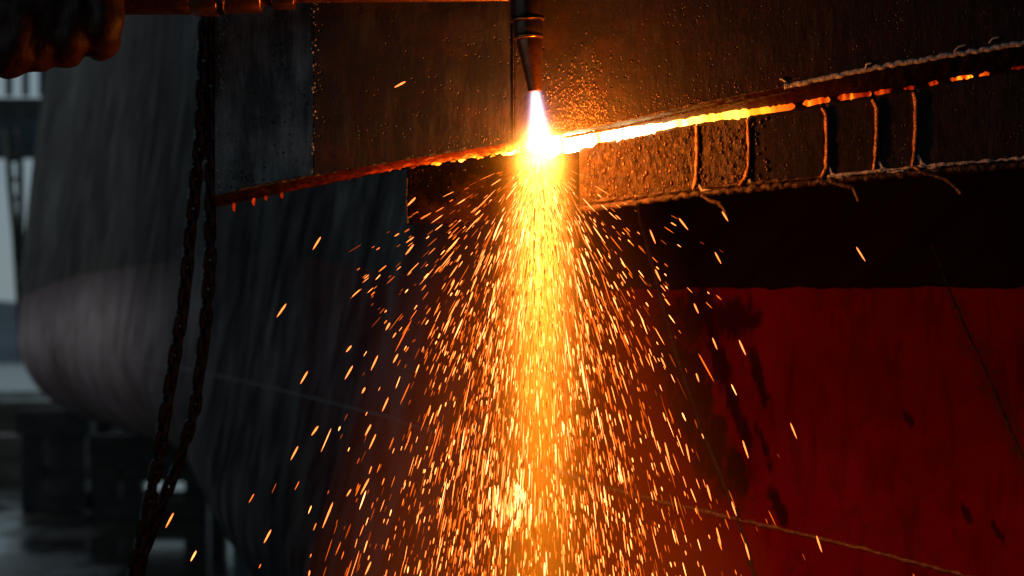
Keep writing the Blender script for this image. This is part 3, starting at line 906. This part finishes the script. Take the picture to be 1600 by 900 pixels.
lad = empty('ladder', at(22, 560, YL)); lad.location.z = 0
tag(lad, 'thin dark ladder hanging from the gantry beside the hull', 'ladder')
r0, r1 = [(10, 200), (16, 290), (23, 362), (30, 470), (36, 560)], [(30, 200), (32, 290), (33, 362), (42, 470), (50, 560)]
for rr in (r0, r1):
    o = MB().tube([at(*q, YL) for q in rr], 0.028, 8).build('rail', MAT['trestle_steel'], lad, True); fix_parent(o)
for k in range(9):
    py = 250 + k * 30
    o = MB().bar(at(interp([(q[1], q[0]) for q in r0], py), py, YL), at(interp([(q[1], q[0]) for q in r1], py), py, YL), 0.03, 0.03).build('rung', MAT['trestle_steel'], lad); fix_parent(o)

# ================================================================== FLAME, SPARKS
CUT = at(844, 232, -0.006)
flame = empty('torch_flame', at(837, 143, YT))
tag(flame, 'white hot cutting flame with a violet rim, from the nozzle down to the cut', 'flame')
def emis_volume(name, prof, build, parent):
    """closed lathe about CUT's vertical axis filled with glowing gas"""
    o = MB().tube([Vector((0, 0, z)) for z, r in prof], [r for z, r in prof], 24).build(name, None, parent)
    t = new(name)
    tc = t.n.new('ShaderNodeTexCoord'); sp = t.n.new('ShaderNodeSeparateXYZ')
    t.l.new(tc.outputs['Object'], sp.inputs[0])
    x, y, z = sp.outputs
    r2 = t.M('ADD', t.M('MULTIPLY', x, x), t.M('MULTIPLY', y, y))
    col, st = build(t, r2, z, tc.outputs['Object'])
    e = t.n.new('ShaderNodeEmission'); t.put(e.inputs[0], col); t.put(e.inputs[1], st)
    t.l.new(e.outputs[0], t.out.inputs['Volume'])
    o.data.materials.append(MAT[name])
    return o
def gauss(t, r2, w):             # exp(-r2/w^2)
    return t.M('EXPONENT', t.M('MULTIPLY', t.M('DIVIDE', r2, t.M('MULTIPLY', w, w)), -1.0))
L = 0.0
# jet from the nozzle
tipv = at(836.5, 144, YT)
jet_axis = (CUT - tipv)
def jet_build(t, r2, z, vec):
    u = t.M('DIVIDE', z, jet_axis.length)
    wi = t.M('MULTIPLY_ADD', u, 0.0034, 0.0028); wo = t.M('MULTIPLY_ADD', u, 0.0050, 0.0046)
    gi = gauss(t, r2, wi); go = gauss(t, r2, wo)
    s = t.M('ADD', t.M('MULTIPLY', gi, 1100.0), t.M('MULTIPLY', go, 90.0))
    mixf = t.M('DIVIDE', t.M('MULTIPLY', gi, 1100.0), s)
    return t.mix(mixf, (0.36, 0.34, 1.0), (0.95, 0.88, 1.0)), s
Lj = jet_axis.length
jet = emis_volume('flame_jet', [(0.0, 0.006), (0.0005, 0.012), (Lj * 0.5, 0.019), (Lj, 0.026)], jet_build, flame)
jet.rotation_mode = 'QUATERNION'; jet.rotation_quaternion = jet_axis.to_track_quat('Z', 'Y')
jet.location = tipv - flame.location
# incandescent ball and column of gas and metal dust under the cut
def plume_build(t, r2, z, vec):
    d = t.M('MAXIMUM', t.M('MULTIPLY', z, -1.0), 0.0)
    rr = t.M('ADD', r2, t.M('MULTIPLY', z, z))
    ball = t.M('MULTIPLY', gauss(t, rr, 0.0135), 1500.0)
    ball2 = t.M('MULTIPLY', gauss(t, rr, 0.028), 34.0)
    below = t.M('MULTIPLY', t.M('ADD', z, 0.004), -150.0, clamp=True)
    wc = t.M('MULTIPLY_ADD', d, 0.045, 0.0125)
    colm = t.M('MULTIPLY', t.M('MULTIPLY', gauss(t, r2, wc), below), t.M('MULTIPLY', t.M('EXPONENT', t.M('MULTIPLY', d, -21.0)), 1500.0))
    wc2 = t.M('MULTIPLY_ADD', d, 0.035, 0.0165)
    col2 = t.M('MULTIPLY', t.M('MULTIPLY', gauss(t, r2, wc2), below), t.M('MULTIPLY', t.M('EXPONENT', t.M('MULTIPLY', d, -8.0)), 320.0))
    wh = t.M('MULTIPLY_ADD', d, 0.26, 0.036)
    nz = t.M('MULTIPLY_ADD', t.noise(vec, 22, 1), 1.4, 0.3)
    haze = t.M('MULTIPLY', t.M('MULTIPLY', gauss(t, r2, wh), below), t.M('MULTIPLY', t.M('MULTIPLY', t.M('EXPONENT', t.M('MULTIPLY', d, -2.2)), 4.0), nz))
    s = t.M('ADD', t.M('ADD', ball, ball2), t.M('ADD', colm, t.M('ADD', col2, haze)))
    f1 = t.M('DIVIDE', t.M('ADD', ball, t.M('MULTIPLY', colm, 0.75)), s)
    f2 = t.M('DIVIDE', t.M('ADD', col2, ball2), s)
    c = t.mix(f2, (1.0, 0.135, 0.002), (1.0, 0.25, 0.004))
    c = t.mix(f1, c, (1.0, 0.36, 0.055))
    return c, s
plume = emis_volume('glowing_plume', [(0.085, 0.02), (0.065, 0.06), (0.0, 0.09), (-0.15, 0.14), (-0.40, 0.21), (-0.70, 0.28), (-CUT.z + 0.01, 0.34)], plume_build, flame)
plume.location = CUT - flame.location
for m_ in ('flame_jet', 'glowing_plume'):
    MAT[m_].cycles.volume_step_rate = 0.8 if m_ == 'glowing_plume' else 1.0
# the light that the burning metal throws
for (p, e, r, c) in ((CUT + Vector((0.034, -0.046, -0.006)), 4.6, 0.009, (1.0, 0.25, 0.018)), (CUT + Vector((0, -0.01, -0.10)), 1.1, 0.03, (1.0, 0.22, 0.02)), (CUT + Vector((0, 0.0, -0.28)), 1.8, 0.05, (1.0, 0.19, 0.02))):
    ld = bpy.data.lights.new('flame_light', 'POINT'); ld.energy, ld.shadow_soft_size, ld.color = e, r, c
    lo = bpy.data.objects.new('flame_light', ld); C.objects.link(lo)
    lo.parent = flame; lo.location = p - flame.location

# ---- sparks: short slivers of burning metal
def sliver(n=6):
    prof = [(-0.5, 0.12), (-0.25, 0.75), (0.15, 1.0), (0.38, 0.7), (0.5, 0.1)]
    m = MB().tube([Vector((0, 0, z)) for z, r in prof], [r * 0.5 for z, r in prof], n)
    return m.v, m.f
SV, SF = sliver(5)
def spark_sim():
    """one burning drop leaving the cut: returns position, direction of flight, nearness to the axis"""
    if random.random() < 0.52: a = random.gauss(0, 0.25)
    else: a = random.gauss(-0.08, 0.46)
    b = random.gauss(0.0, 0.17)
    a = max(-1.35, min(1.2, a))
    sp = random.uniform(1.2, 3.4) * math.exp(-random.uniform(0.5, 2.2) * abs(a))
    vel = Vector((math.sin(a), math.sin(b) * math.cos(a), -math.cos(a) * math.cos(b))) * sp
    h = 0.40 * random.random() ** 0.92 + 0.004          # height fallen is drawn, so the shower is even along its length
    g_ = 9.8
    tt = (vel.z + math.sqrt(vel.z * vel.z + 2 * g_ * h)) / g_
    gvec = Vector((0, 0, -g_))
    p = CUT + Vector((random.gauss(0, 0.006), 0, -0.012)) + vel * tt + gvec * (0.5 * tt * tt)
    vv = vel + gvec * tt
    return p, vv.normalized(), abs(a), h
def behind(p):
    # keep clear of the strip and plating
    return p.y > YS - 0.004 and p.z > at(0, 352, 0).z
def to_px(p):
    s = (p.y + D0) / D0
    return 800 + p.x / (K * s), H0 - (p.z - CZ) / (K * s)
drops = []
while len(drops) < 6400:
    p, d, a, dist = spark_sim()
    if behind(p): continue
    px, py = to_px(p)
    if py < 240: continue
    ln = min(60, 6 + random.expovariate(1 / 9.0)) * K
    wd = random.choice((0.8, 1.0, 1.2, 1.4, 1.7, 2.1)) * K
    if random.random() < 0.06: wd *= 1.4; ln *= 1.25
    h = random.random() ** 1.35
    drops.append([p, d, ln, wd, h])
for _ in range(1100):                  # fine drops thrown out sideways right under the cut
    a = random.gauss(-0.12, 0.62)
    if abs(a) > 1.2: continue
    d_ = Vector((math.sin(a), random.gauss(-0.05, 0.1), -math.cos(a))).normalized()
    r_ = 0.03 + 0.15 * random.random() ** 1.1
    p = CUT + Vector((0, -0.012, -0.006)) + d_ * r_ + Vector((0, 0, -0.6 * r_ * r_))
    if p.z > CUT.z - 0.008 or (behind(p)): continue
    drops.append([p, (d_ + Vector((0, 0, -1.2 * r_))).normalized(), min(34, 5 + random.expovariate(1 / 7.0)) * K, random.choice((0.8, 1.0, 1.2, 1.5, 1.9)) * K, random.random() ** 1.2])
for _ in range(70):                   # a denser burst low in the shower
    px, py = random.gauss(800, 22), random.gauss(785, 20)
    drops.append([at(px, py, random.gauss(-0.02, 0.02)), Vector((random.gauss(0, 0.1) - 0.05, 0, -1)).normalized(), random.uniform(14, 30) * K, random.uniform(1.8, 3.2) * K, random.uniform(0.6, 1)])
drops.sort(key=lambda q: -q[2] * q[3] if -50 < to_px(q[0])[1] < 905 else 0)
spark_me = []
for i in range(3):
    m = MB().add(SV, SF)
    me = bpy.data.meshes.new('spark'); me.from_pydata([tuple(q) for q in m.v], [], m.f); me.update()
    me.materials.append(MAT['spark_%d' % i])
    for q in me.polygons: q.use_smooth = True
    spark_me.append(me)
def spark(p, d, ln, wd, lvl, label, group):
    o = bpy.data.objects.new('spark', spark_me[lvl]); C.objects.link(o)
    o.rotation_mode = 'QUATERNION'; o.rotation_quaternion = (-d).to_track_quat('Z', 'Y')
    o.location = p; o.scale = (wd, wd, ln)
    tag(o, label, 'spark', group)
LEFT = [(495, 380, 16, 58), (440, 485, 17, 55), (475, 590, 16, 60), (545, 582, 17, 60), (545, 545, 9, 50), (585, 567, 18, 65), (460, 708, 17, 62), (492, 673, 12, 55), (418, 838, 16, 62), (512, 805, 30, 68), (570, 760, 19, 62), (545, 770, 9, 58), (575, 672, 13, 62), (602, 632, 16, 66), (640, 390, 14, 52), (643, 315, 12, 45), (582, 690, 18, 66), (575, 888, 16, 66), (483, 897, 8, 80), (606, 510, 9, 60), (618, 560, 11, 62), (568, 610, 7, 62)]
RIGHT = [(1240, 673, 18, 112), (1165, 702, 20, 108), (1160, 543, 18, 114), (1117, 537, 14, 112), (1088, 482, 12, 114), (1280, 850, 18, 108), (1168, 862, 18, 105), (1123, 838, 20, 105), (1108, 770, 18, 105), (1147, 795, 16, 108), (1075, 708, 20, 102), (1043, 708, 24, 104), (1122, 403, 14, 118), (1028, 430, 14, 115), (1133, 338, 12, 122), (1068, 350, 16, 128), (1020, 370, 16, 112), (1090, 590, 10, 108)]
ONE = [(625, 132, 13, 28, 'lone orange spark in front of the black plating left of the torch nozzle'), (265, 813, 17, 62, 'lone orange spark low beside the chains at the lower left'),
       (1345, 397, 18, 122, 'lone orange spark in front of the black hull band at the right')]
def stray(px, py, ln, ang, label, group, lvl=1):
    d = Vector((-math.cos(R(ang)), 0, -math.sin(R(ang))))
    spark(at(px, py, random.uniform(-0.10, 0.02)), d, ln * K * 1.45, random.uniform(2.3, 3.0) * K, lvl, label, group)
for q in LEFT: stray(*q, 'stray orange spark flying off to the left of the dense spark shower', 'stray sparks left of the shower')
for q in RIGHT: stray(*q, 'stray orange spark flying off to the right over the red and black hull', 'stray sparks right of the shower')
for q in ONE: stray(*q[:4], q[4], None)
n_ind = 300 - len(LEFT) - len(RIGHT) - len(ONE)
for p, d, ln, wd, h in drops[:n_ind]:
    spark(p, d, ln, wd, 0 if h < 0.3 else 1 if h < 0.72 else 2, 'bright orange spark streak falling within the dense spark shower', 'large sparks in the shower')
sv, sf, sh = [], [], []
for p, d, ln, wd, h in drops[n_ind:]:
    q = (-d).to_track_quat('Z', 'Y').to_matrix()
    o = len(sv)
    sv += [tuple(p + q @ Vector((c.x * wd, c.y * wd, c.z * ln))) for c in SV]
    sf += [tuple(i + o for i in fc) for fc in SF]
    sh += [0.08 + 0.85 * h] * len(SV)
m = MB(); m.v = [Vector(q) for q in sv]; m.f = sf
o = m.build('spark_shower', MAT['spark_glow'], None, True)
floats(o, 'glow_heat', sh)
tag(o, 'dense shower of fine orange sparks falling from the cut', 'sparks', kind='stuff')
